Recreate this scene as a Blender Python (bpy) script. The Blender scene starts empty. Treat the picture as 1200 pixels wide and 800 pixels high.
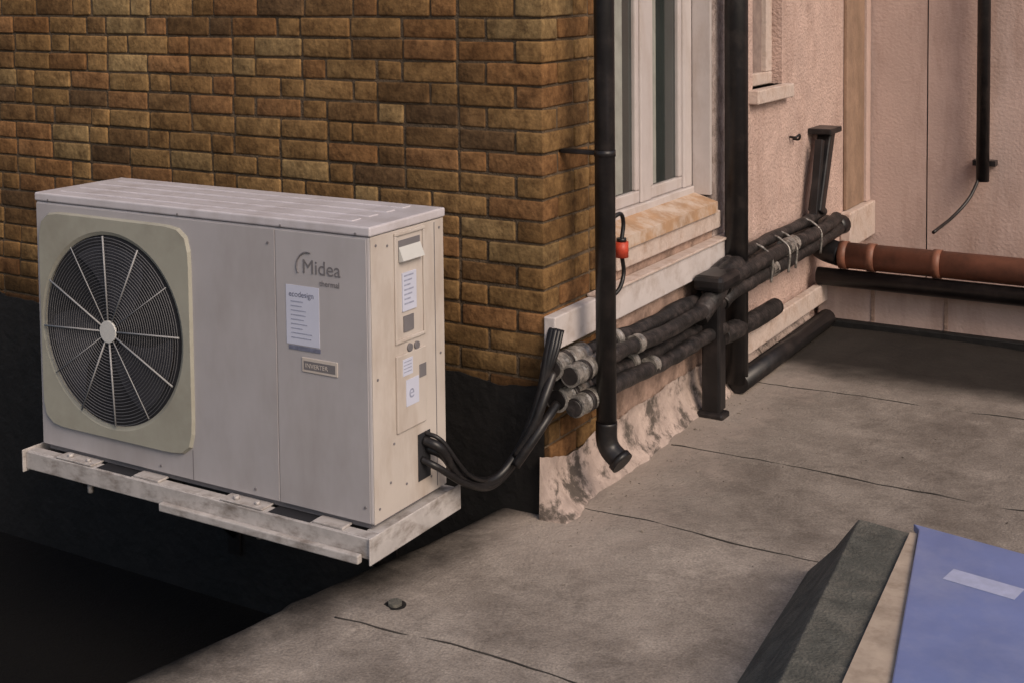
import bpy, bmesh, math, random
from mathutils import Vector, Matrix, noise
random.seed(7)
scn=bpy.context.scene
# ---------------------------------------------------------------- materials
def M(name,col,rough=.7,metal=0.,var=.25,scale=8.,bump=.0,bscale=60.,dirt=None,dscale=3.,spec=.4,detail=4.,streak=None,dlo=.47,dhi=.72):
    m=bpy.data.materials.new(name); m.use_nodes=True
    nt=m.node_tree; N=nt.nodes; L=nt.links; b=N["Principled BSDF"]
    tc=N.new("ShaderNodeTexCoord")
    n=N.new("ShaderNodeTexNoise"); n.inputs["Scale"].default_value=scale; n.inputs["Detail"].default_value=detail; n.inputs["Roughness"].default_value=.65
    L.new(tc.outputs["Object"],n.inputs["Vector"])
    r=N.new("ShaderNodeValToRGB"); r.color_ramp.elements[0].position=.3; r.color_ramp.elements[1].position=.72
    r.color_ramp.elements[0].color=(*[c*(1-var) for c in col],1); r.color_ramp.elements[1].color=(*[min(1,c*(1+var*.6)) for c in col],1)
    L.new(n.outputs["Fac"],r.inputs["Fac"]); out=r.outputs["Color"]
    if dirt:
        n2=N.new("ShaderNodeTexNoise"); n2.inputs["Scale"].default_value=dscale; n2.inputs["Detail"].default_value=5; n2.inputs["Roughness"].default_value=.72
        if streak:
            mp=N.new("ShaderNodeMapping");mp.inputs["Scale"].default_value=(1,1,streak);L.new(tc.outputs["Object"],mp.inputs[0]);L.new(mp.outputs[0],n2.inputs["Vector"])
        else: L.new(tc.outputs["Object"],n2.inputs["Vector"])
        r2=N.new("ShaderNodeValToRGB"); r2.color_ramp.elements[0].position=dlo; r2.color_ramp.elements[1].position=dhi
        r2.color_ramp.elements[0].color=(0,0,0,1); r2.color_ramp.elements[1].color=(dirt[3],)*3+(1,)
        L.new(n2.outputs["Fac"],r2.inputs["Fac"])
        mx=N.new("ShaderNodeMixRGB"); L.new(r2.outputs["Color"],mx.inputs["Fac"]); L.new(out,mx.inputs[1]); mx.inputs[2].default_value=(*dirt[:3],1)
        out=mx.outputs["Color"]
    L.new(out,b.inputs["Base Color"])
    b.inputs["Roughness"].default_value=rough; b.inputs["Metallic"].default_value=metal; b.inputs["Specular IOR Level"].default_value=spec
    if bump>0:
        n3=N.new("ShaderNodeTexNoise"); n3.inputs["Scale"].default_value=bscale; n3.inputs["Detail"].default_value=3
        L.new(tc.outputs["Object"],n3.inputs["Vector"])
        bp=N.new("ShaderNodeBump"); bp.inputs["Strength"].default_value=bump; bp.inputs["Distance"].default_value=.01
        L.new(n3.outputs["Fac"],bp.inputs["Height"]); L.new(bp.outputs["Normal"],b.inputs["Normal"])
    return m
m_unit=M("unit_paint_shaded",(.405,.385,.40),.42,var=.09,scale=2.5,bump=.03,bscale=200,dirt=(.27,.24,.23,.5),dscale=2.6,streak=.35)  # casing paint with the front's shade put into the colour
m_unitlid=M("unit_paint_skylit",(.54,.51,.54),.42,var=.09,scale=3.5,dirt=(.33,.29,.28,.6),dscale=5)  # same casing paint, lid lightened and cooled to imitate sky light
m_unitside=M("unit_paint_sunlit",(.53,.475,.435),.45,var=.09,scale=3,dirt=(.33,.26,.21,.6),dscale=5,streak=.35)  # same casing paint, side made lighter and warmer to imitate sunlight
m_panel=M("fan_panel_plastic",(.345,.335,.285),.5,var=.08,scale=5,dirt=(.23,.21,.17,.6))
m_grille=M("grille_wire",(.11,.11,.12),.5,var=.1)
m_spoke=M("grille_spoke",(.30,.30,.31),.5,var=.1)
m_hub=M("grille_hub",(.54,.54,.53),.5,var=.1)
m_dark=M("dark_cavity",(.02,.02,.024),.7,var=.3)
m_blade=M("fan_blade_plastic",(.050,.050,.060),.5,var=.2)
m_label=M("label_paper",(.54,.56,.68),.5,var=.05)
m_ink=M("label_ink",(.16,.17,.24),.6,var=.3,scale=60)
m_ink2=M("logo_ink",(.17,.16,.17),.5,var=.1)
m_frame=M("galvanised_frame",(.48,.45,.44),.5,metal=.05,var=.2,scale=12,bump=.05,dirt=(.14,.11,.09,.85),dscale=8,streak=2.)
m_black=M("black_pvc",(.012,.011,.012),.38,var=.4,scale=10,dirt=(.07,.055,.05,.35),dscale=12)
m_insul=M("black_insulation",(.018,.016,.016),.5,var=.5,scale=25,bump=.4,bscale=60,dirt=(.12,.095,.09,.5),dscale=16)
m_foil=M("foil_tape",(.40,.37,.34),.38,metal=.5,var=.5,scale=40,bump=.6,bscale=45,dirt=(.03,.026,.024,.95),dscale=22)
m_terra=M("terracotta_pipe",(.235,.095,.058),.5,var=.3,scale=8,dirt=(.07,.04,.03,.8),dscale=7)
m_pvc=M("white_upvc",(.52,.47,.46),.4,var=.06,dirt=(.34,.27,.23,.6),dscale=6,streak=.4)
m_board=M("painted_board",(.58,.53,.52),.5,var=.10,scale=6,dirt=(.33,.26,.22,.7),dscale=9)
m_render=M("pebbledash_render",(.53,.385,.335),.92,var=.17,scale=7,bump=1.0,bscale=65,dirt=(.33,.22,.18,.65),dscale=5,streak=.3)
m_render2=M("smooth_render",(.53,.395,.35),.85,var=.10,scale=3,bump=.35,bscale=60,dirt=(.32,.215,.175,.75),dscale=4,streak=.22)
m_grey=M("grey_render",(.40,.33,.31),.9,var=.35,scale=14,bump=.8,bscale=60,dirt=(.13,.09,.07,.8),dscale=12)
m_low=M("stained_render",(.40,.275,.22),.9,var=.4,scale=11,bump=.8,bscale=40,dirt=(.12,.08,.06,.95),dscale=8)
m_sill=M("timber_sill",(.42,.26,.155),.65,var=.25,scale=9,dirt=(.56,.46,.39,.9),dscale=8,dlo=.42,dhi=.62)
m_stone=M("stone_sill",(.56,.46,.41),.75,var=.15,scale=9,bump=.3,dirt=(.32,.21,.15,.75),dscale=10)
m_buff=M("buff_trim",(.31,.205,.145),.8,var=.25,scale=7,bump=.3,dirt=(.18,.12,.08,.6),dscale=5,streak=.3)
m_flash=M("cement_fillet",(.44,.35,.31),.88,var=.35,scale=9,bump=.8,bscale=35,dirt=(.085,.07,.06,.97),dscale=8,dlo=.49,dhi=.60)
m_matte_black=M("matte_black",(.009,.008,.008),.7,var=.5,scale=9,bump=.5,bscale=30)  # plain black, used on the wall foot, vent ring and parapet strip
m_mortar=M("mortar",(.115,.08,.05),.95,var=.4,scale=30,bump=.8,bscale=120)
m_red=M("red_plastic",(.50,.06,.03),.45,var=.2,scale=60)
m_felt=M("kerb_felt",(.085,.085,.074),.92,var=.4,scale=16,bump=.6,bscale=120,dirt=(.17,.155,.13,.8),dscale=9)
m_cream=M("cream_flashing",(.42,.34,.27),.6,var=.2,scale=10,dirt=(.20,.15,.11,.7),dscale=14)
m_curtain=M("curtain_cloth",(.30,.30,.27),.9,var=.2,scale=12)
m_ground=M("ground_earth",(.09,.085,.075),.95,var=.3,scale=.5)
m_glass=M("window_glass",(.035,.042,.040),.06,var=.25,scale=2.0,spec=.8)
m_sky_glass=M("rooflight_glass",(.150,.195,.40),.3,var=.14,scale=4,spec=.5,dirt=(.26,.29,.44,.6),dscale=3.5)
m_grit=M("grit",(.20,.17,.14),.9,var=.5,scale=30)
# bricks
m_brick=bpy.data.materials.new("stock_brick"); m_brick.use_nodes=True
nt=m_brick.node_tree;N=nt.nodes;L=nt.links;b=N["Principled BSDF"]
at=N.new("ShaderNodeAttribute");at.attribute_name="Col";tc=N.new("ShaderNodeTexCoord")
n=N.new("ShaderNodeTexNoise");n.inputs["Scale"].default_value=17;n.inputs["Detail"].default_value=6;n.inputs["Roughness"].default_value=.75;L.new(tc.outputs["Object"],n.inputs["Vector"])
r=N.new("ShaderNodeValToRGB");r.color_ramp.elements[0].position=.34;r.color_ramp.elements[1].position=.66
r.color_ramp.elements[0].color=(.42,.38,.36,1);r.color_ramp.elements[1].color=(1.25,1.22,1.15,1);L.new(n.outputs["Fac"],r.inputs["Fac"])
mx=N.new("ShaderNodeMixRGB");mx.blend_type='MULTIPLY';mx.inputs["Fac"].default_value=1;L.new(at.outputs["Color"],mx.inputs[1]);L.new(r.outputs["Color"],mx.inputs[2])
n2=N.new("ShaderNodeTexNoise");n2.inputs["Scale"].default_value=1.8;n2.inputs["Detail"].default_value=4;L.new(tc.outputs["Object"],n2.inputs["Vector"])
r2=N.new("ShaderNodeValToRGB");r2.color_ramp.elements[0].position=.35;r2.color_ramp.elements[1].position=.7
r2.color_ramp.elements[0].color=(.72,.68,.64,1);r2.color_ramp.elements[1].color=(1.15,1.15,1.15,1);L.new(n2.outputs["Fac"],r2.inputs["Fac"])
mx2=N.new("ShaderNodeMixRGB");mx2.blend_type='MULTIPLY';mx2.inputs["Fac"].default_value=1;L.new(mx.outputs["Color"],mx2.inputs[1]);L.new(r2.outputs["Color"],mx2.inputs[2])
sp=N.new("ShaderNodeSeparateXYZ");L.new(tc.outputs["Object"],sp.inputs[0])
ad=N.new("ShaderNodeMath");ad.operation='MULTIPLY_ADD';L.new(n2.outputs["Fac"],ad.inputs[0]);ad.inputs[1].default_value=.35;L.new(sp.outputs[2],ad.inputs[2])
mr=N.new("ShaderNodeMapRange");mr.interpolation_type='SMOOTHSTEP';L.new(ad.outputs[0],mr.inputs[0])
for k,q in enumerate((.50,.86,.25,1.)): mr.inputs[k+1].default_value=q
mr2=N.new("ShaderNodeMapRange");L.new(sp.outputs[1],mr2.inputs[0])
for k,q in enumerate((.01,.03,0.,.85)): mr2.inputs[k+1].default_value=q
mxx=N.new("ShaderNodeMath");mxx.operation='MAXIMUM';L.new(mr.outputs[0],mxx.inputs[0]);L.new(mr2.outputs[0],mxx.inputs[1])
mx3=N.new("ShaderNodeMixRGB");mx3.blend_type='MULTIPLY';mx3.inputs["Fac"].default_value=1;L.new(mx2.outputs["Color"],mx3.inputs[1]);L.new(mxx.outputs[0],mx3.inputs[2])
L.new(mx3.outputs["Color"],b.inputs["Base Color"]);b.inputs["Roughness"].default_value=.92;b.inputs["Specular IOR Level"].default_value=.15
n3=N.new("ShaderNodeTexNoise");n3.inputs["Scale"].default_value=50;n3.inputs["Detail"].default_value=4;L.new(tc.outputs["Object"],n3.inputs["Vector"])
bp=N.new("ShaderNodeBump");bp.inputs["Strength"].default_value=.7;bp.inputs["Distance"].default_value=.007;L.new(n3.outputs["Fac"],bp.inputs["Height"]);L.new(bp.outputs["Normal"],b.inputs["Normal"])

# ---------------------------------------------------------------- helpers
def link(o,par=None):
    scn.collection.objects.link(o)
    if par: o.parent=par
    return o
def grp(name):
    e=bpy.data.objects.new(name,None); e.empty_display_size=.1; return link(e)
def mesh(name,v,f,mat,par=None,smooth=False):
    me=bpy.data.meshes.new(name); me.from_pydata([tuple(p) for p in v],[],f); me.update()
    bm=bmesh.new(); bm.from_mesh(me); bmesh.ops.recalc_face_normals(bm,faces=bm.faces); bm.to_mesh(me); bm.free()
    me.materials.append(mat)
    if smooth:
        for p in me.polygons: p.use_smooth=True
    return link(bpy.data.objects.new(name,me),par)
def box(name,a,b,mat,par=None,bev=0.,seg=2,rot=None):
    x0,y0,z0=a;x1,y1,z1=b
    c=Vector(((x0+x1)/2,(y0+y1)/2,(z0+z1)/2));
    v=[Vector((x,y,z))-c for x in(x0,x1) for y in(y0,y1) for z in(z0,z1)]
    f=[(0,1,3,2),(4,6,7,5),(0,4,5,1),(2,3,7,6),(0,2,6,4),(1,5,7,3)]
    o=mesh(name,v,f,mat,par); o.location=c
    if rot: o.rotation_euler=rot
    if bev>0:
        md=o.modifiers.new("b","BEVEL");md.width=bev;md.segments=seg;md.limit_method='ANGLE'
    return o
def smooth_path(pts,n=8):
    P=[Vector(p) for p in pts]
    if len(P)<3: return P
    out=[];Q=[P[0]*2-P[1]]+P+[P[-1]*2-P[-2]]
    for i in range(1,len(Q)-2):
        p0,p1,p2,p3=Q[i-1:i+3]
        for k in range(n):
            t=k/n
            out.append(.5*((2*p1)+(p2-p0)*t+(2*p0-5*p1+4*p2-p3)*t*t+(3*p1-p0-3*p2+p3)*t**3))
    out.append(P[-1]);return out
def tube(name,pts,r,mat,par=None,n=14,smooth=True,steps=8,rv=0.,ringp=None):
    P=smooth_path(pts,steps) if smooth else [Vector(p) for p in pts]
    if rv>0 or ringp:
        Q=[]
        for a,b in zip(P,P[1:]):
            k=max(1,int((b-a).length/.012))
            Q+= [a.lerp(b,i/k) for i in range(k)]
        P=Q+[P[-1]]
    v=[];f=[];nrm=None;s=0
    for i,p in enumerate(P):
        T=((P[min(i+1,len(P)-1)]-P[max(i-1,0)])).normalized()
        if nrm is None: nrm=T.orthogonal().normalized()
        else: nrm=(nrm-T*nrm.dot(T)).normalized()
        bn=T.cross(nrm)
        rr=r
        if rv>0: rr=r*(1+rv*noise.noise(Vector((p.x*9,p.y*9,p.z*9+r*100))))
        if ringp:
            if i: s+=(p-P[i-1]).length
            rr*=1+.10*(1 if (s%ringp)<ringp*.35 else 0)
        for k in range(n):
            a=2*math.pi*k/n; v.append(p+(nrm*math.cos(a)+bn*math.sin(a))*rr)
    for i in range(len(P)-1):
        for k in range(n):
            f.append((i*n+k,i*n+(k+1)%n,(i+1)*n+(k+1)%n,(i+1)*n+k))
    f.append(tuple(range(n))[::-1]); f.append(tuple((len(P)-1)*n+k for k in range(n)))
    o=mesh(name,v,f,mat,par,smooth=not ringp)
    if not ringp:
        for p in o.data.polygons[-2:]: p.use_smooth=False
    return o
def disc(name,c,r,axis,th,mat,par,n=40):
    c=Vector(c);ax=Vector(axis).normalized()
    return tube(name,[c,c+ax*th],r,mat,par,n=n,smooth=False)
# ---------------------------------------------------------------- roof sheet
ZP=-.62
def edge(y): 
    if y>0: return -.20
    return -.19+.165*max(y,-3.0)
def sst(a,b,x):
    t=min(1,max(0,(x-a)/(b-a)));return t*t*(3-2*t)
xs=[-12,-8,-5,-4,-3,-2.4,-2]+[-1.8+.1*i for i in range(10)]+[-.8+.02*i for i in range(160)]+[2.4+.1*i for i in range(8)]+[3.4,4,5,6,8,12]
ys=[-14,-10,-7,-5.5,-4.5,-4]+[-3.6+.1*i for i in range(15)]+[-2.1+.02*i for i in range(255)]+[3.0,3.4,3.8,5,7,9]
laps=[1.72,.80,.086,-.90]
def lapy(k,l,x):
    if k==3: return l-.10*max(0,x-.1)**1.5+.04*math.sin(x*3)
    return l+.022*noise.noise(Vector((x*2.2,1,l)))+.018*noise.noise(Vector((x*.8,4,l)))+.006*noise.noise(Vector((x*11,4,l)))
def roofz(x,y):
    z=noise.noise(Vector((x*1.3,y*1.3,0)))*.014+noise.noise(Vector((x*5,y*5,3)))*.005+noise.noise(Vector((x*17,y*17,7)))*.0016
    for k,l in enumerate(laps):
        d=y-lapy(k,l,x)
        if d>0: z+=.007*math.exp(-d*5)*sst(0,.012,d)
    return z
v=[];f=[]
for j,y in enumerate(ys):
    for i,x in enumerate(xs):
        z=roofz(x,y)
        e=edge(y)+.02*noise.noise(Vector((0,y*2,9)))
        t=sst(0,.42,e+.05-x)
        z=z*(1-t)+ZP*t
        v.append((x,y,z))
nx=len(xs)
for j in range(len(ys)-1):
    for i in range(nx-1): f.append((j*nx+i,j*nx+i+1,(j+1)*nx+i+1,(j+1)*nx+i))
m_roof=bpy.data.materials.new("roofing_felt");m_roof.use_nodes=True
nt=m_roof.node_tree;N=nt.nodes;L=nt.links;b=N["Principled BSDF"]
tc=N.new("ShaderNodeTexCoord");sp=N.new("ShaderNodeSeparateXYZ");L.new(tc.outputs["Object"],sp.inputs[0])
def nz(sc,det=6,ro=.6,vec=None,dist=0):
    n=N.new("ShaderNodeTexNoise");n.inputs["Scale"].default_value=sc;n.inputs["Detail"].default_value=det;n.inputs["Roughness"].default_value=ro;n.inputs["Distortion"].default_value=dist
    L.new(vec or tc.outputs["Object"],n.inputs["Vector"]);return n.outputs["Fac"]
def ramp(src,a,b_,ca=(0,0,0),cb=(1,1,1)):
    r=N.new("ShaderNodeValToRGB");r.color_ramp.elements[0].position=a;r.color_ramp.elements[1].position=b_
    r.color_ramp.elements[0].color=(*ca,1);r.color_ramp.elements[1].color=(*cb,1);L.new(src,r.inputs["Fac"]);return r.outputs["Color"]
def mt(op,a,b_=0.,c=0.):
    m=N.new("ShaderNodeMath");m.operation=op
    for k,q in enumerate((a,b_,c)):
        if isinstance(q,(int,float)): m.inputs[k].default_value=q
        else: L.new(q,m.inputs[k])
    return m.outputs[0]
def mixc(fac,a,b_,mode='MIX'):
    m=N.new("ShaderNodeMixRGB");m.blend_type=mode
    for k,q in ((0,fac),(1,a),(2,b_)):
        if isinstance(q,(int,float)): m.inputs[k].default_value=q
        elif isinstance(q,tuple): m.inputs[k].default_value=(*q,1)
        else: L.new(q,m.inputs[k])
    return m.outputs[0]
def maprange(src,a,b_,c=0.,d=1.):
    m=N.new("ShaderNodeMapRange");m.interpolation_type='SMOOTHSTEP';L.new(src,m.inputs[0])
    for k,q in enumerate((a,b_,c,d)): m.inputs[k+1].default_value=q
    return m.outputs[0]
X,Y=sp.outputs[0],sp.outputs[1]
n24=nz(2.4,5,.68);n5=nz(6,6,.78,dist=.4);nn=nz(2.2,3)
base=ramp(n24,.32,.66,(.165,.140,.122),(.325,.285,.250))
base=mixc(mt('MULTIPLY',ramp(n5,.30,.50,(1,1,1),(0,0,0)),.6),base,(.105,.088,.076))
base=mixc(mt('MULTIPLY',ramp(n5,.56,.72),.6),base,(.41,.36,.315))
base=mixc(.45,base,ramp(nz(150,2,.6),.3,.7,(.5,.5,.5),(1.5,1.5,1.5)),'MULTIPLY')
base=mixc(mt('MULTIPLY',maprange(mt('ADD',Y,mt('MULTIPLY',nn,.4)),.22,.42),.24),base,(.07,.06,.053))
dd=mt('ADD',X,mt('MULTIPLY',mt('SUBTRACT',n5,.5),1.1))
fy=maprange(Y,-.50,-.05)
base=mixc(mt('MULTIPLY',mt('MULTIPLY',maprange(dd,.10,.50,1.,0.),fy),.6),base,(.38,.32,.28))
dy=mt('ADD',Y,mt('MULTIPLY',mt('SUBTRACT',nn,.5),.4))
base=mixc(mt('MULTIPLY',maprange(dy,1.80,2.15),.93),base,(.014,.012,.011))  # shadow in front of the parapet painted into the felt colour
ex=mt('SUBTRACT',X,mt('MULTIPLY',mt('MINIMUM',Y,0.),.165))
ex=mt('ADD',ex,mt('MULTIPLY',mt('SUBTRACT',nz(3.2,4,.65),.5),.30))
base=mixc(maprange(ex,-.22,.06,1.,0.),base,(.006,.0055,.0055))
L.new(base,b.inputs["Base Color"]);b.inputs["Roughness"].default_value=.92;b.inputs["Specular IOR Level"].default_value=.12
bp=N.new("ShaderNodeBump");bp.inputs["Strength"].default_value=.5;bp.inputs["Distance"].default_value=.006
L.new(mt('ADD',nz(110,2,.6),mt('MULTIPLY',nz(14,4,.7),2.)),bp.inputs["Height"]);L.new(bp.outputs["Normal"],b.inputs["Normal"])
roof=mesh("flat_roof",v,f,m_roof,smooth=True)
m_seal=M("lap_bitumen",(.035,.03,.026),.8,var=.5,scale=20)
for k,l in enumerate(laps):
    x=.10 if k<3 else -.16;xe=(4.0 if k<3 else .62)
    pts=[]
    while x<xe:
        y=lapy(k,l,x)-.001
        pts.append((x,y,roofz(x,y)+.0006+.0022*noise.noise(Vector((x*6,l,2)))));x+=.02
    tube("lap_sealant_%d"%k,pts,.0030,m_seal,roof,n=6,smooth=False)
disc("roof_vent_cap",(-.055,-.78,.0),.020,(0,0,1),.016,m_felt,roof,n=20)
disc("roof_vent_ring",(-.055,-.78,-.002),.032,(0,0,1),.008,m_matte_black,roof,n=20)
v=[];f=[]
for i in range(420):
    x=random.uniform(-.1,2.0);y=random.uniform(-1.7,1.7)
    if random.random()<.5: x=.12+abs(random.gauss(0,.12)); y=random.uniform(-.2,1.7)
    if x>.85 and y<.1: continue
    s=random.uniform(.0015,.0045)*(2.0 if random.random()<.06 else 1);z=roofz(x,y);bs=len(v)
    for q in range(4): 
        a_=random.uniform(0,6.28)+q*1.57;v.append((x+s*math.cos(a_),y+s*math.sin(a_),z+random.uniform(0,s*.3)))
    v.append((x,y,z+s*.8))
    f+=[(bs,bs+1,bs+4),(bs+1,bs+2,bs+4),(bs+2,bs+3,bs+4),(bs+3,bs,bs+4)]
mesh("grit",v,f,m_grit,roof)
mesh("ground",[(-400,-400,-3.4),(400,-400,-3.4),(400,400,-3.4),(-400,400,-3.4)],[(0,1,2,3)],m_ground)
# ---------------------------------------------------------------- brick house
H=grp("brick_house")
v=[];f=[];cols=[]
pal=[((.25,.155,.070),6),((.275,.175,.080),4),((.225,.135,.060),5),((.175,.105,.050),3),((.125,.078,.042),1),((.265,.145,.068),3),((.30,.21,.105),2),((.24,.13,.058),3)]
pl=[c for c,w in pal for _ in range(w)]
def brick(a,b_):
    base=len(v)
    j=lambda:random.uniform(-.0026,.0026)
    off=random.uniform(-.003,.003)
    x0,y0,z0=a;x1,y1,z1=b_
    for x in(x0,x1):
        for y in(y0,y1):
            for z in(z0,z1): v.append((x+j()*.7+ (off if x==x1 and x1>-.001 else 0),y+j()*.6-(off if y==y0 and y0<.001 else 0),z+j()))
    for q in [(0,1,3,2),(4,6,7,5),(0,4,5,1),(2,3,7,6),(0,2,6,4),(1,5,7,3)]: f.append(tuple(base+k for k in q))
    c=random.choice(pl);s=random.uniform(.82,1.18)
    cols.append([q*s for q in c])
st,hd,jt,ch=.215,.1025,.010,.067
z=-.675;k=0
while z<3.3:
    z0,z1=z,z+ch
    ev=k%2==0
    cl,cr=(st,hd) if ev else (hd,st)
    brick((-cl,0,z0),(0,cr,z1))
    x=-cl-jt;s=not ev
    while x>-4.2:
        l=(st if s else hd)+random.uniform(-.004,.004)
        if random.random()<.3: l=st
        brick((x-l,0,z0),(x,.06,z1)); x-=l+jt+random.uniform(-.002,.003); s=not s
    y=cr+jt;s=ev
    while y<.485:
        l=st if s else hd
        y1=min(y+l,.497)
        brick((-.06,y,z0),(0,y1,z1)); y=y1+jt; s=not s
    z+=.075;k+=1
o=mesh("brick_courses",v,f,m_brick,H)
ca=o.data.color_attributes.new("Col",'FLOAT_COLOR','CORNER')
for p in o.data.polygons:
    c=cols[p.index//6]
    for li in p.loop_indices: ca.data[li].color=(*c,1)
md=o.modifiers.new("b","BEVEL");md.width=.0065;md.segments=3;md.limit_method='NONE'
for p in o.data.polygons: p.use_smooth=True
box("wall_core",(-4.3,.007,-.70),(-.007,.50,3.3),m_mortar,H)
def W(name,y0,y1,z0,z1,mat,x1=0.,x0=-.30,bev=0): return box(name,(x0,y0,z0),(x1,y1,z1),mat,H,bev=bev)
W("wall_below_window",.50,1.463,-.1,.80,m_low,x1=-.003)
W("wall_above_window",.50,1.463,2.25,3.3,m_render,x1=-.003)
W("wall_pier",1.46,1.64,-.1,3.3,m_grey,x1=.0)
W("wall_pier_base",1.64,1.95,-.1,3.3,m_render,x1=-.002)
W("wall_under_small_window",1.95,2.35,-.1,1.27,m_render,x1=-.002)
W("wall_over_small_window",1.95,2.35,2.1,3.3,m_render,x1=-.002)
W("wall_far",2.35,4.2,-.1,3.3,m_render,x1=-.002)
W("inner_dark",.5,1.46,.80,2.25,m_dark,x1=-.25,x0=-.29)
W("reveal_lining",1.435,1.458,.86,2.25,m_pvc,x1=-.001,x0=-.08)
def fr(name,y0,y1,z0,z1,x0=-.13,x1=-.08,mat=m_pvc,bev=.006): return box(name,(x0,y0,z0),(x1,y1,z1),mat,H,bev=bev)
fr("window_frame_bottom",.50,1.435,.83,.895,x1=-.07)
fr("window_frame_left",.502,.60,.895,2.25)
fr("window_frame_mullion",.925,1.02,.895,2.25)
fr("window_frame_right",1.345,1.433,.895,2.25)
for q,(a,b_) in enumerate(((.60,.925),(1.02,1.345))):
    fr("sash_b%d"%q,a+.001,b_-.001,.896,.945,x0=-.12,x1=-.088)
    fr("sash_l%d"%q,a+.001,a+.035,.946,2.24,x0=-.12,x1=-.088)
    fr("sash_r%d"%q,b_-.035,b_-.001,.946,2.24,x0=-.12,x1=-.088)
    fr("window_glass_%d"%q,a+.036,b_-.036,.946,2.24,x0=-.112,x1=-.104,mat=m_glass,bev=0)
fr("window_blind",.64,.80,.95,2.2,x0=-.1035,x1=-.1015,mat=m_curtain,bev=0)
fr("window_blind_b",1.06,1.11,.95,2.2,x0=-.1035,x1=-.1015,mat=m_curtain,bev=0)
mesh("window_sill",[(-.075,.502,.868),(-.075,1.434,.868),(.035,1.434,.835),(.035,.502,.835),(-.075,.502,.81),(-.075,1.434,.81),(.035,1.434,.79),(.035,.502,.79)],
 [(0,1,2,3),(4,7,6,5),(0,4,5,1),(1,5,6,2),(2,6,7,3),(3,7,4,0)],m_sill,H)
box("stone_under_sill",(-.2,.502,.715),(.022,1.50,.789),m_stone,H,bev=.005)
box("trim_board",(.003,-.012,.555),(.045,1.66,.665),m_board,H,bev=.004)
box("trim_board_cap",(.001,.3,.6665),(.055,1.66,.676),m_stone,H,bev=.002)
box("small_window_frame_b",(-.10,1.952,1.272),(-.05,2.348,1.33),m_stone,H,bev=.005)
box("small_window_frame_l",(-.10,1.952,1.33),(-.05,2.01,2.1),m_stone,H,bev=.005)
box("small_window_frame_r",(-.10,2.27,1.33),(-.05,2.348,2.1),m_stone,H,bev=.005)
box("small_window_glass",(-.085,2.0,1.33),(-.075,2.28,2.1),M("obscured_glass",(.26,.20,.18),.25,var=.3,scale=20),H)
box("small_window_sill",(-.06,1.90,1.205),(.045,2.40,1.27),m_stone,H,bev=.006)
box("corner_strip",(.0,3.36,.50),(.02,3.70,3.3),m_buff,H,bev=.004)
box("corner_strip_edge",(.0,3.70,.50),(.035,3.78,3.3),m_render2,H,bev=.004)
box("corner_plinth",(.0,3.30,.30),(.06,3.80,.497),m_stone,H,bev=.008)
v=[];f=[];n=160
for i in range(n+1):
    x=-4.2+4.2*i/n
    zt=.43+.03*noise.noise(Vector((x*3,0,0)))+.015*noise.noise(Vector((x*14,2,0)))
    v+=[(x,-.030,-.66),(x,-.008,.30),(x,-.006,zt),(x,.012,zt)]
for i in range(n):
    for q in range(3): f.append((i*4+q,(i+1)*4+q,(i+1)*4+q+1,i*4+q+1))
mesh("black_wall_foot",v,f,m_matte_black,H)  # black sheet covering the foot of the left wall, uneven top edge
def filprof(y):
    w=.085+.035*noise.noise(Vector((y*2.2,0,1)))+.012*noise.noise(Vector((y*9,0,1)))
    h=.165+.04*noise.noise(Vector((y*3.3,9,1)))
    if y<.25: 
        k=(1-max(0,y+.05)/.30);w+=.05*k; h+=.03*k
        if y<.03: w*=.72+.28*(y+.05)/.08
    return w,h
v=[];f=[];ny=260;np_=14
for i in range(ny+1):
    y=-.05+2.75*i/ny
    w,h=filprof(y)
    for q in range(np_):
        t=q/(np_-1)
        x=w*(1-t)**2.1+.006; z=h*t**1.15+.004
        x+=.006*noise.noise(Vector((y*18,t*5,0)));z+=.005*noise.noise(Vector((y*25,t*7,4)))
        if q==0: z=-.01
        v.append((x,y,z))
for i in range(ny):
    for q in range(np_-1): f.append((i*np_+q,(i+1)*np_+q,(i+1)*np_+q+1,i*np_+q+1))
e0=len(v); v.append((.0,-.05,-.01)); f.append(tuple([e0]+list(range(np_))))
mesh("cement_fillet",v,f,m_flash,H,smooth=True)
box("upstand_rail",(.03,1.55,.12),(.075,3.2,.215),m_stone,H,bev=.006)
tube("skirting_pipe",[(.10,1.50,.05),(.10,2.75,.05)],.045,m_black,H)
# ---------------------------------------------------------------- far house wall
R=grp("rendered_house")
box("facade_main",(-.3,3.80,-.1),(.345,4.2,3.3),m_render2,R)
box("facade_panel",(.353,3.80,-.1),(7,4.2,3.3),m_render2,R)
box("facade_joint",(.33,3.812,-.1),(.37,4.1,3.3),m_dark,R)
Pp=grp("parapet_wall")
box("parapet_core",(.02,2.84,-.05),(6,2.98,.215),m_render2,Pp,bev=.01)
for i,x in enumerate((.30,.66,1.05,1.5,2.0)):
    box("lead_joint_%d"%i,(x,2.834,.0),(x+.018,2.842,.205),m_low,Pp,bev=.002)
box("parapet_shadow_line",(.02,2.79,-.02),(6,2.839,.035),m_matte_black,Pp,bev=.008)  # black strip standing in for the shadow along the parapet foot
S=grp("soil_pipe")
tube("terracotta_run",[(.16,2.78,.375),(5,2.78,.375)],.066,m_terra,S,n=28,smooth=False)
for i,x in enumerate((.16,.30,.62,1.5)): tube("collar_%d"%i,[(x,2.78,.375),(x+.04,2.78,.375)],.071,m_terra,S,n=28,smooth=False)
tube("black_end_coupler",[(.02,2.85,.46),(.06,2.80,.40),(.16,2.78,.375)],.062,m_black,S,n=20)
tube("lower_black_pipe",[(.05,2.755,.262),(5,2.755,.262)],.045,m_black,S,n=20,smooth=False)
D=grp("drainpipe")
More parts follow.
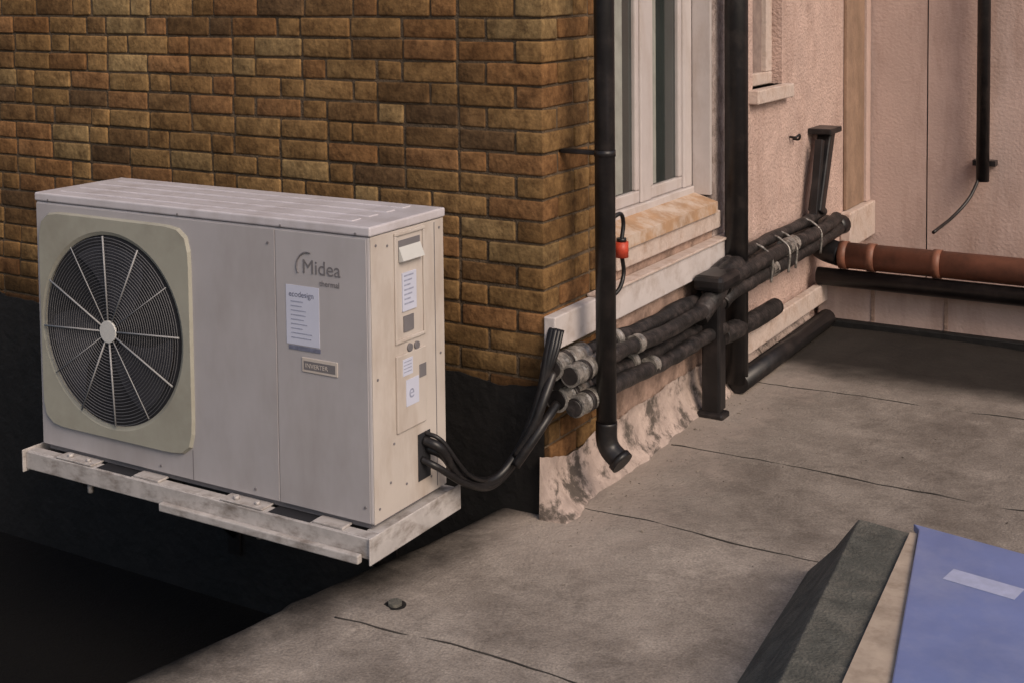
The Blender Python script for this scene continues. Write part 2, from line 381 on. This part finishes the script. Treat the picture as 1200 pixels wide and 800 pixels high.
tube("pipe",[(.67,3.70,.66),(.67,3.70,3.3)],.035,m_black,D,smooth=False)
box("wall_clip",(.61,3.73,.74),(.73,3.80,.77),m_black,D)
tube("cable",[(.66,3.70,.70),(.62,3.62,.58),(.56,3.5,.49),(.50,3.3,.43)],.009,m_black,D)
# ---------------------------------------------------------------- drainpipes on the side wall
D1=grp("drainpipe")
tube("pipe",[(.16,.13,.27),(.16,.13,3.3)],.034,m_black,D1,n=20,smooth=False)
tube("shoe",[(.16,.13,.30),(.16,.13,.24),(.175,.13,.205),(.215,.125,.175)],.036,m_black,D1,n=20)
tube("shoe_lip",[(.205,.127,.182),(.222,.124,.17)],.042,m_black,D1,n=20,smooth=False)
box("pipe_clip",(.0,.115,1.19),(.16,.145,1.205),m_black,D1,bev=.003)
tube("clip_band",[(.16,.13,1.187),(.16,.13,1.208)],.0360,m_black,D1,n=20,smooth=False)
D2=grp("drainpipe")
tube("pipe",[(.085,1.52,.05),(.085,1.52,3.3)],.05,m_black,D2,n=20,smooth=False)
D3=grp("cable_duct")
box("duct_body",(.075,1.15,.0),(.155,1.20,.56),m_black,D3,bev=.010)
box("duct_back",(.06,1.255,.0),(.125,1.30,.56),m_black,D3,bev=.01)
box("duct_head",(.05,1.12,.52),(.18,1.33,.585),m_black,D3,bev=.02)
box("duct_foot",(.06,1.13,.0),(.175,1.215,.03),m_black,D3,bev=.01)
# ---------------------------------------------------------------- insulated pipe bundle
B=grp("insulated_pipe_bundle")
low=[(.050,.505,.031),(.112,.485,.028),(.055,.395,.031),(.115,.378,.028),(.05,.447,.018)]
for i,(x,z,r_) in enumerate(low):
    tube("lower_pipe_%d"%i,[(x,-.02,z),(x,.3,z-.008+.006*(i%2)),(x+.005,.7,z-.026),(x,1.02,z-.03),(x-.002,1.30,z-.04)],r_,m_insul,B,rv=.25,n=16)
for i,(x,z,r_) in enumerate(((.050,.505,.038),(.112,.485,.033),(.055,.395,.038),(.115,.378,.033))):
    tube("foil_wrap_%d"%i,[(x,-.045+.012*i,z+.004),(x,.06,z),(x,.17+.03*(i%2),z-.003)],r_,m_foil,B,ringp=.05,n=20)
    tube("end_plug_%d"%i,[(x,-.050+.012*i,z+.004),(x,-.043+.012*i,z+.004)],r_*.86,m_black,B,n=20,smooth=False)
    tube("band_%d"%i,[(x,.02+.012*i,z+.001),(x,.045+.012*i,z)],r_*1.12,m_insul,B,n=20,smooth=False)
    tube("foil_wrap_mid_%d"%i,[(x,.38+.06*i,z-.010),(x,.43+.06*i,z-.012)],r_*.95,m_foil,B,ringp=.03,n=20)
up=[(.05,.50,.036),(.115,.475,.034),(.055,.43,.034),(.125,.54,.032),(.06,.575,.026)]
for i,(x,z,r_) in enumerate(up):
    tube("upper_pipe_%d"%i,[(x,1.28,z-.03),(x+.01,1.40,z),(x+.008,1.9,z+.012-.01*(i%2)),(x+.01,2.5,z+.006*(i%3)),(x+.004,2.90-.03*i,z+.015)],r_,m_insul,B,rv=.2,n=16)
tube("bend",[(.10,1.06,.43),(.12,1.18,.50),(.11,1.32,.555),(.10,1.48,.56)],.042,m_insul,B,rv=.15)
for i,y in enumerate((1.75,1.98,2.08,2.45)):
    tube("tie_%d"%i,[(.158,y,.44),(.163,y,.54),(.12,y+.01,.585),(.07,y+.01,.605)],.006,m_foil,B,n=8)
tube("tape_wrap",[(.13,2.0,.545),(.13,2.14,.545)],.036,m_foil,B,ringp=.03)
tube("tape_wrap_b",[(.118,1.80,.478),(.118,1.87,.478)],.038,m_foil,B,ringp=.03)
tube("lower_black_run",[(.10,1.30,.30),(.10,1.7,.28),(.09,2.0,.27)],.04,m_insul,B,rv=.1)
tube("end_cap",[(.10,2.88,.50),(.12,2.95,.50)],.05,m_black,B)
K=grp("wall_duct_bracket")
a=Vector((.07,2.66,.60));b_=Vector((.07,2.84,1.0));d=(b_-a)
o=box("duct",(-.035,-.035,0),(.035,.035,d.length),m_black,K,bev=.008);
o.location=(a+b_)/2;o.rotation_euler=(-math.atan2(d.y,d.z),0,0)
o=box("duct_inner",(-.02,-.02,0),(.02,.02,d.length),m_black,K,bev=.004);o.location=(a+b_)/2+Vector((.0,-.085,-.05));o.rotation_euler=(-math.atan2(d.y,d.z)*.6,0,0)
box("duct_top",(.0,2.74,.985),(.12,2.93,1.015),m_black,K,bev=.006)
box("duct_plate",(.0,2.90,.88),(.03,2.97,.98),m_black,K,bev=.004)
tube("wall_hook",[(.0,2.46,1.0),(.03,2.46,1.0),(.04,2.49,1.01),(.03,2.51,.985),(.0,2.51,.985)],.006,m_black,K,n=8)
I=grp("electrical_connector")
tube("red_body",[(.10,.375,.80),(.10,.375,.855)],.024,m_red,I,n=16,smooth=False)
tube("red_cap",[(.10,.375,.855),(.10,.375,.868)],.017,m_black,I,n=16,smooth=False)
tube("cable",[(.08,.30,.93),(.10,.36,.955),(.10,.39,.92),(.10,.375,.86)],.0075,m_black,I)
tube("cable_tail",[(.10,.375,.81),(.10,.39,.74),(.10,.35,.69),(.08,.30,.665)],.0075,m_black,I)
# ---------------------------------------------------------------- heat pump
U=grp("heat_pump_outdoor_unit")
x0,x1,y0,y1,z0,z1=-1.565,-.152,-.742,-.362,.20,1.068
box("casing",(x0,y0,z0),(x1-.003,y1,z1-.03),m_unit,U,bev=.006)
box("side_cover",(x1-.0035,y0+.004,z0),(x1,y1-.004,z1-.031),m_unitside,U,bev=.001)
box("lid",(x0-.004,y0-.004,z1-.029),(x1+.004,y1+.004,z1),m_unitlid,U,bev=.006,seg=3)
for i in range(4):
    yy=y0+.05+i*.085
    box("lid_rib_%d"%i,(x0+.06,yy,z1-.002),(x1-.10,yy+.045,z1+.003),m_unitlid,U,bev=.003)
box("front_right_panel",(-.502,y0-.003,z0+.004),(x1-.012,y0-.0003,z1-.036),m_unit,U,bev=.0015)
box("front_left_panel",(x0+.004,y0-.003,z0+.004),(-.505,y0-.0003,z1-.036),m_unit,U,bev=.0015)
box("front_seam",(-.86,y0-.0036,.205),(-.857,y0-.0028,.30),m_ink2,U)
cx,cz,rr=-1.205,.638,.315
px0,px1,pz0,pz1=-1.545,-.845,.275,1.010
n=72;v=[];f=[]
def rbox(t):
    hw,hh=(px1-px0)/2,(pz1-pz0)/2;mx_,mz_=(px0+px1)/2,(pz0+pz1)/2
    c,s=math.cos(t),math.sin(t);p=11.
    k=(abs(c/hw)**p+abs(s/hh)**p)**(-1/p)
    return mx_+k*c,mz_+k*s
yf=y0-.014
angs=[2*math.pi*i/n for i in range(n)]
for t in angs:
    ox,oz=rbox(t);ix,iz=cx+rr*math.cos(t),cz+rr*math.sin(t)
    mx_,mz_=(px0+px1)/2,(pz0+pz1)/2
    v+=[(ox,y0-.003,oz),(mx_+(ox-mx_)*.985,yf,mz_+(oz-mz_)*.985),(cx+(rr+.012)*math.cos(t),yf,cz+(rr+.012)*math.sin(t)),(ix,yf+.006,iz),(ix,y0-.0031,iz)]
for i in range(n):
    j=(i+1)%n
    for q in range(4): f.append((i*5+q,j*5+q,j*5+q+1,i*5+q+1))
mesh("fan_panel",v,f,m_panel,U,smooth=False)
disc("fan_cavity",(cx,y0-.0032,cz),rr-.001,(0,-1,0),.001,m_dark,U,n=60)
for k in range(3):
    v=[];f=[];na,nr=12,6
    for a_ in range(na+1):
        for r_ in range(nr+1):
            rad=.06+.22*r_/nr; th=2*math.pi*k/3+.5+ (a_/na)*1.15+.5*(r_/nr)
            v.append((cx+rad*math.cos(th),y0-.006-.004*(a_/na),cz+rad*math.sin(th)))
    for a_ in range(na):
        for r_ in range(nr): f.append((a_*(nr+1)+r_,a_*(nr+1)+r_+1,(a_+1)*(nr+1)+r_+1,(a_+1)*(nr+1)+r_))
    mesh("fan_blade_%d"%k,v,f,m_blade,U,smooth=True)
bm=bmesh.new()
def ring(bm,R_,r_,yy,ns=64,nm=4):
    vs=[]
    for i in range(ns):
        t=2*math.pi*i/ns;row=[]
        for j in range(nm):
            a_=2*math.pi*j/nm
            row.append(bm.verts.new((cx+(R_+r_*math.cos(a_))*math.cos(t),yy+r_*math.sin(a_),cz+(R_+r_*math.cos(a_))*math.sin(t))))
        vs.append(row)
    for i in range(ns):
        for j in range(nm):
            bm.faces.new((vs[i][j],vs[(i+1)%ns][j],vs[(i+1)%ns][(j+1)%nm],vs[i][(j+1)%nm]))
for i in range(26): ring(bm,.045+i*.0105,.0012,y0-.018)
me_=bpy.data.meshes.new("grille_rings");bm.to_mesh(me_);bm.free();me_.materials.append(m_grille);link(bpy.data.objects.new("grille_rings",me_),U)
for i in range(12):
    t=2*math.pi*i/12+.06
    p1=Vector((cx+.03*math.cos(t),y0-.021,cz+.03*math.sin(t)));p2=Vector((cx+(rr-.002)*math.cos(t),y0-.019,cz+(rr-.002)*math.sin(t)))
    tube("grille_spoke_%d"%i,[p1,p2],.0030 if i%3!=1 else .0017,m_spoke,U,n=6,smooth=False)
disc("grille_hub",(cx,y0-.018,cz),.036,(0,-1,0),.008,m_hub,U)
def text(name,s,size,loc,rot,mat,par,off=0.):
    cu=bpy.data.curves.new(name,'FONT');cu.body=s;cu.size=size;cu.extrude=.0003;cu.offset=off
    o=bpy.data.objects.new(name,cu);cu.materials.append(mat);o.location=loc;o.rotation_euler=rot;return link(o,par)
yl=y0-.0042
text("logo_text","Midea",.060,(-.400,yl,.912),(math.pi/2,0,0),m_ink2,U)
text("logo_subtext","thermal",.024,(-.335,yl,.880),(math.pi/2,0,0),m_ink2,U)
tube("logo_arc",[(-.375+.045*math.cos(a_),yl,.930+.045*math.sin(a_)) for a_ in [math.radians(q) for q in range(80,230,25)]],.0028,m_ink2,U,n=6)
box("data_label",(-.463,y0-.0042,.695),(-.338,y0-.0031,.872),m_label,U)
text("label_title","ecodesign",.024,(-.452,y0-.0046,.838),(math.pi/2,0,0),m_ink,U)
m_inkl=M("faded_ink",(.33,.35,.46),.6,var=.3,scale=60)
for i in range(9):
    w_=random.uniform(.04,.09)
    box("label_line_%d"%i,(-.445,y0-.0048,.822-.0135*i),(-.445+w_,y0-.0044,.825-.0135*i),m_inkl,U)
box("label_foot",(-.455,y0-.0048,.680),(-.335,y0-.0032,.692),m_ink,U)
box("badge_plate",(-.405,y0-.006,.618),(-.272,y0-.0031,.662),m_unitside,U,bev=.003)
box("badge_face",(-.398,y0-.0064,.626),(-.280,y0-.0061,.652),m_ink2,U)
text("badge_text","INVERTER",.019,(-.392,y0-.0068,.632),(math.pi/2,0,0),m_unitside,U)
for i,(sx,sz) in enumerate(((-.48,1.045),(-.20,1.045),(-1.5,1.045),(-.9,1.045),(-.53,.99),(-.18,.25),(-.6,.225),(-1.0,.225))):
    disc("screw_%d"%i,(sx,y0-.0028,sz),.0042,(0,-1,0),.003,m_ink2,U,n=10)
def sb(name,ya,yb,za,zb,t=.004,mat=m_unitside,bev=.002): return box(name,(x1+.0003,ya,za),(x1+t,yb,zb),mat,U,bev=bev)
sb("service_plate_frame_t",-.628,-.472,1.020,1.030,.006)
sb("service_plate_frame_l",-.628,-.618,.700,1.0198,.006)
sb("service_plate_frame_r",-.482,-.472,.700,1.0198,.006)
sb("service_plate_frame_b",-.6178,-.4822,.700,.710,.006)
sb("handle_recess",-.605,-.495,.945,1.005,.0025,m_ink2)
v=[(x1+.003,-.605,.985),(x1+.003,-.495,.985),(x1+.020,-.495,.945),(x1+.020,-.605,.945),(x1+.003,-.495,.94),(x1+.003,-.605,.94)]
mesh("handle_lip",v,[(0,1,2,3),(3,2,4,5),(1,4,2),(0,3,5)],m_hub,U)
sb("wiring_label",-.590,-.520,.790,.905,.0045,m_label,0)
for i in range(7): box("wiring_text_%d"%i,(x1+.0046,-.583,.893-.014*i),(x1+.0050,-.535-.008*(i%3),.898-.014*i),m_inkl,U)
sb("warning_label",-.585,-.535,.728,.775,.0042,m_ink2,0)
sb("lower_plate",-.628,-.478,.435,.665,.007)
sb("lower_label",-.600,-.550,.60,.65,.0085,m_label,0)
for i in range(4): box("lower_text_%d"%i,(x1+.0086,-.596,.64-.010*i),(x1+.009,-.557,.643-.010*i),m_inkl,U)
sb("recycle_label",-.585,-.520,.505,.585,.0085,m_label,0)
text("recycle_mark","e",.060,(x1+.0090,-.573,.528),(math.pi/2,0,math.pi/2),m_inkl,U)
sb("black_mark",-.515,-.480,.575,.615,.0085,m_ink2,0)
for i,(yy,zz) in enumerate(((-.556,.677),(-.52,.675))): disc("valve_cap_%d"%i,(x1,yy,zz),.012,(1,0,0),.006,m_ink2,U,n=16)
for i,(yy,zz) in enumerate(((-.715,1.01),(-.39,1.01),(-.715,.62),(-.39,.62),(-.715,.24),(-.39,.24),(-.66,1.0),(-.45,.25),(-.45,.38),(-.64,.41),(-.66,.30),(-.58,.27))):
    disc("side_screw_%d"%i,(x1,yy,zz),.004,(1,0,0),.002,m_ink2,U,n=10)
box("back_corner_seam",(x1+.0002,-.418,.21),(x1+.0012,-.415,1.03),m_ink2,U)
sb("hose_cover_hole",-.520,-.455,.255,.40,.003,m_dark)
for i,(dy,dz,dr) in enumerate(((0,0,.015),(.02,-.03,.014),(-.012,-.055,.011),(.01,.02,.007))):
    tube("hose_%d"%i,[(x1+.0,-.49+dy,.375+dz),(x1+.05,-.47+dy,.350+dz),(-.09+.01*i,-.38,.24+dz*.4),(-.06,-.24,.185+dz*.35),(-.02,-.14,.26+dz*.4),(.02,-.08,.41+.4*dz),(.035+.01*i,-.045,.55),(.03+.012*i,.0,.625)],dr,m_black,U,n=12)
tube("feed_hose",[(-.02,-.16,.24),(.03,-.13,.34),(.05,-.10,.42),(.055,-.04,.495)],.015,m_black,U)
tube("feed_hose_b",[(-.01,-.18,.22),(.03,-.15,.29),(.055,-.10,.35),(.06,-.03,.39)],.015,m_black,U)
# ---------------------------------------------------------------- support frame
Fm=grp("steel_support_frame")
fx0,fx1,fy0,fy1=-1.60,-.132,-.800,-.325
def chan(nm,a,b_,bev=.004): return box(nm,a,b_,m_frame,Fm,bev=bev)
chan("front_web",(fx0,fy0+.012,.120),(fx1,fy0+.018,.181))
chan("front_top_flange",(fx0,fy0+.0185,.176),(fx1,fy0+.058,.182))
chan("front_lower_lip",(-.95,fy0-.010,.108),(fx1-.03,fy0+.0115,.134))
chan("front_bottom_flange",(fx0,fy0+.0185,.120),(fx1,fy0+.05,.126))
chan("back_web",(fx0,fy1-.018,.120),(fx1,fy1-.012,.181))
chan("back_top",(fx0,fy1-.058,.176),(fx1,fy1-.0185,.182))
chan("side_web_r",(fx1+.0005,fy0,.108),(fx1+.007,fy1,.188))
chan("side_flange_r",(fx1-.05,fy0+.06,.1765),(fx1+.0,fy1-.06,.182))
chan("side_web_l",(fx0-.007,fy0,.110),(fx0-.0005,fy1,.188))
# base pan of the unit closes the gap above the frame
box("base_pan",(x0+.02,y0+.012,.1835),(x1-.02,y1-.012,.1995),m_ink2,Fm)
for i,xx in enumerate((-1.36,-.62)):
    chan("foot_plate_%d"%i,(xx-.09,y0-.045,.1825),(xx+.08,y0+.010,.1885),.002)
    chan("foot_side_tab_%d"%i,(xx+.27,y0-.038,.1825),(xx+.38,y0+.010,.190),.002)
    box("drain_gap_%d"%i,(xx+.10,fy0+.019,.1821),(xx+.26,fy0+.070,.1829),m_dark,Fm)
    disc("foot_bolt_%d"%i,(xx-.04,y0-.024,.1886),.010,(0,0,1),.012,m_frame,Fm,n=6)
    disc("foot_nut_%d"%i,(xx+.045,y0-.024,.1886),.008,(0,0,1),.010,m_frame,Fm,n=6)
    tube("hanging_bolt_%d"%i,[(xx+.05,fy0+.035,.120),(xx+.05,fy0+.035,.085)],.010,m_frame,Fm,n=8,smooth=False)
    box("wall_arm_%d"%i,(xx-.02,fy0+.06,.080),(xx+.02,-.012,.1195),m_black,Fm,bev=.003)
    tube("wall_strut_%d"%i,[(xx,-.45,.085),(xx,-.03,-.34)],.018,m_black,Fm,n=8,smooth=False)
    box("wall_plate_%d"%i,(xx-.03,-.040,-.42),(xx+.03,-.030,.12),m_black,Fm)
# ---------------------------------------------------------------- rooflight
K=grp("skylight")
zt=.25
top=[(1.08,-.13),(2.35,-.36),(2.55,-1.65),(1.24,-1.75)]
botm=[(.88,.03),(2.5,-.20),(2.72,-1.80),(1.00,-1.92)]
inn=[(1.215,-.165),(2.22,-.34),(2.42,-1.55),(1.35,-1.62)]
v=[(x,y,-.01) for x,y in botm]+[(x*.55+botm[i][0]*.45,y*.55+botm[i][1]*.45,.12) for i,(x,y) in enumerate(top)]+[(x,y,zt) for x,y in top]+[(x,y,zt+.003) for x,y in inn]
f=[]
for l in range(3):
    for i in range(4):
        j=(i+1)%4; f.append((l*4+i,l*4+j,l*4+4+j,l*4+4+i))
f.append((12,13,14,15))
o=mesh("felt_kerb",v,f,m_felt,K);md=o.modifiers.new("b","BEVEL");md.width=.022;md.segments=3
c=[(1.235,-.19),(1.255,-.19),(1.50,-1.60),(1.345,-1.62)]
v=[(x,y,zt+.004) for x,y in c]+[(x,y,zt+.016) for x,y in c]
mesh("cream_flashing",v,[(0,1,2,3),(4,5,6,7),(0,1,5,4),(1,2,6,5),(2,3,7,6),(3,0,4,7)],m_cream,K)
g=[(1.235,-.155),(2.20,-.33),(2.38,-1.52),(1.497,-1.60),(1.258,-.19)]
v=[(x,y,zt+.005) for x,y in g]+[(x,y,zt+.028) for x,y in g]
o=mesh("glass_pane",v,[(0,1,2,3,4),(5,6,7,8,9)]+[(i,(i+1)%5,(i+1)%5+5,i+5) for i in range(5)],m_sky_glass,K)
md=o.modifiers.new("b","BEVEL");md.width=.004;md.segments=2
box("pane_reflection",(1.385,-.475,zt+.0285),(1.56,-.405,zt+.0293),M("painted_reflection",(.38,.41,.58),.4,var=.15,scale=25),K,rot=(0,0,-.17))  # pale slab on the pane imitates a patch of reflected light
# ---------------------------------------------------------------- light
w=bpy.data.worlds.new("World");scn.world=w;w.use_nodes=True;nt=w.node_tree
sk=nt.nodes.new("ShaderNodeTexSky");sk.sky_type='NISHITA';sk.sun_disc=False
EL,AZ=40,116
sk.sun_elevation=math.radians(EL);sk.sun_rotation=math.radians(AZ);sk.air_density=1.1;sk.dust_density=4
nt.links.new(sk.outputs[0],nt.nodes["Background"].inputs[0]);nt.nodes["Background"].inputs[1].default_value=.115
sl=bpy.data.lights.new("sun","SUN");sl.energy=1.85;sl.angle=math.radians(26);sl.color=(1,.82,.67)
so=link(bpy.data.objects.new("sun",sl))
sd=Vector((math.sin(math.radians(AZ))*math.cos(math.radians(EL)),math.cos(math.radians(AZ))*math.cos(math.radians(EL)),math.sin(math.radians(EL))))
so.rotation_euler=sd.to_track_quat('Z','Y').to_euler();so.location=sd*20
# ---------------------------------------------------------------- camera
yaw,pitch,roll=.5367,.0570,-.0105
F=Vector((-math.sin(yaw)*math.cos(pitch),math.cos(yaw)*math.cos(pitch),-math.sin(pitch)))
Rr=Vector((math.cos(yaw),math.sin(yaw),0));Uu=Rr.cross(F)
c_,s_=math.cos(roll),math.sin(roll);Rr,Uu=Rr*c_+Uu*s_,Uu*c_-Rr*s_
cam=bpy.data.cameras.new("camera");co=link(bpy.data.objects.new("camera",cam))
mat=Matrix((Rr,Uu,-F)).transposed().to_4x4();mat.translation=Vector((2.0840,-3.6959,1.7454));co.matrix_world=mat
cam.sensor_width=36;cam.lens=36*1527.64/1200;cam.shift_y=-(400-72.9)/1200;cam.clip_end=2000;cam.clip_start=.05
scn.camera=co
scn.view_settings.view_transform='Standard';scn.view_settings.look='None';scn.view_settings.exposure=0
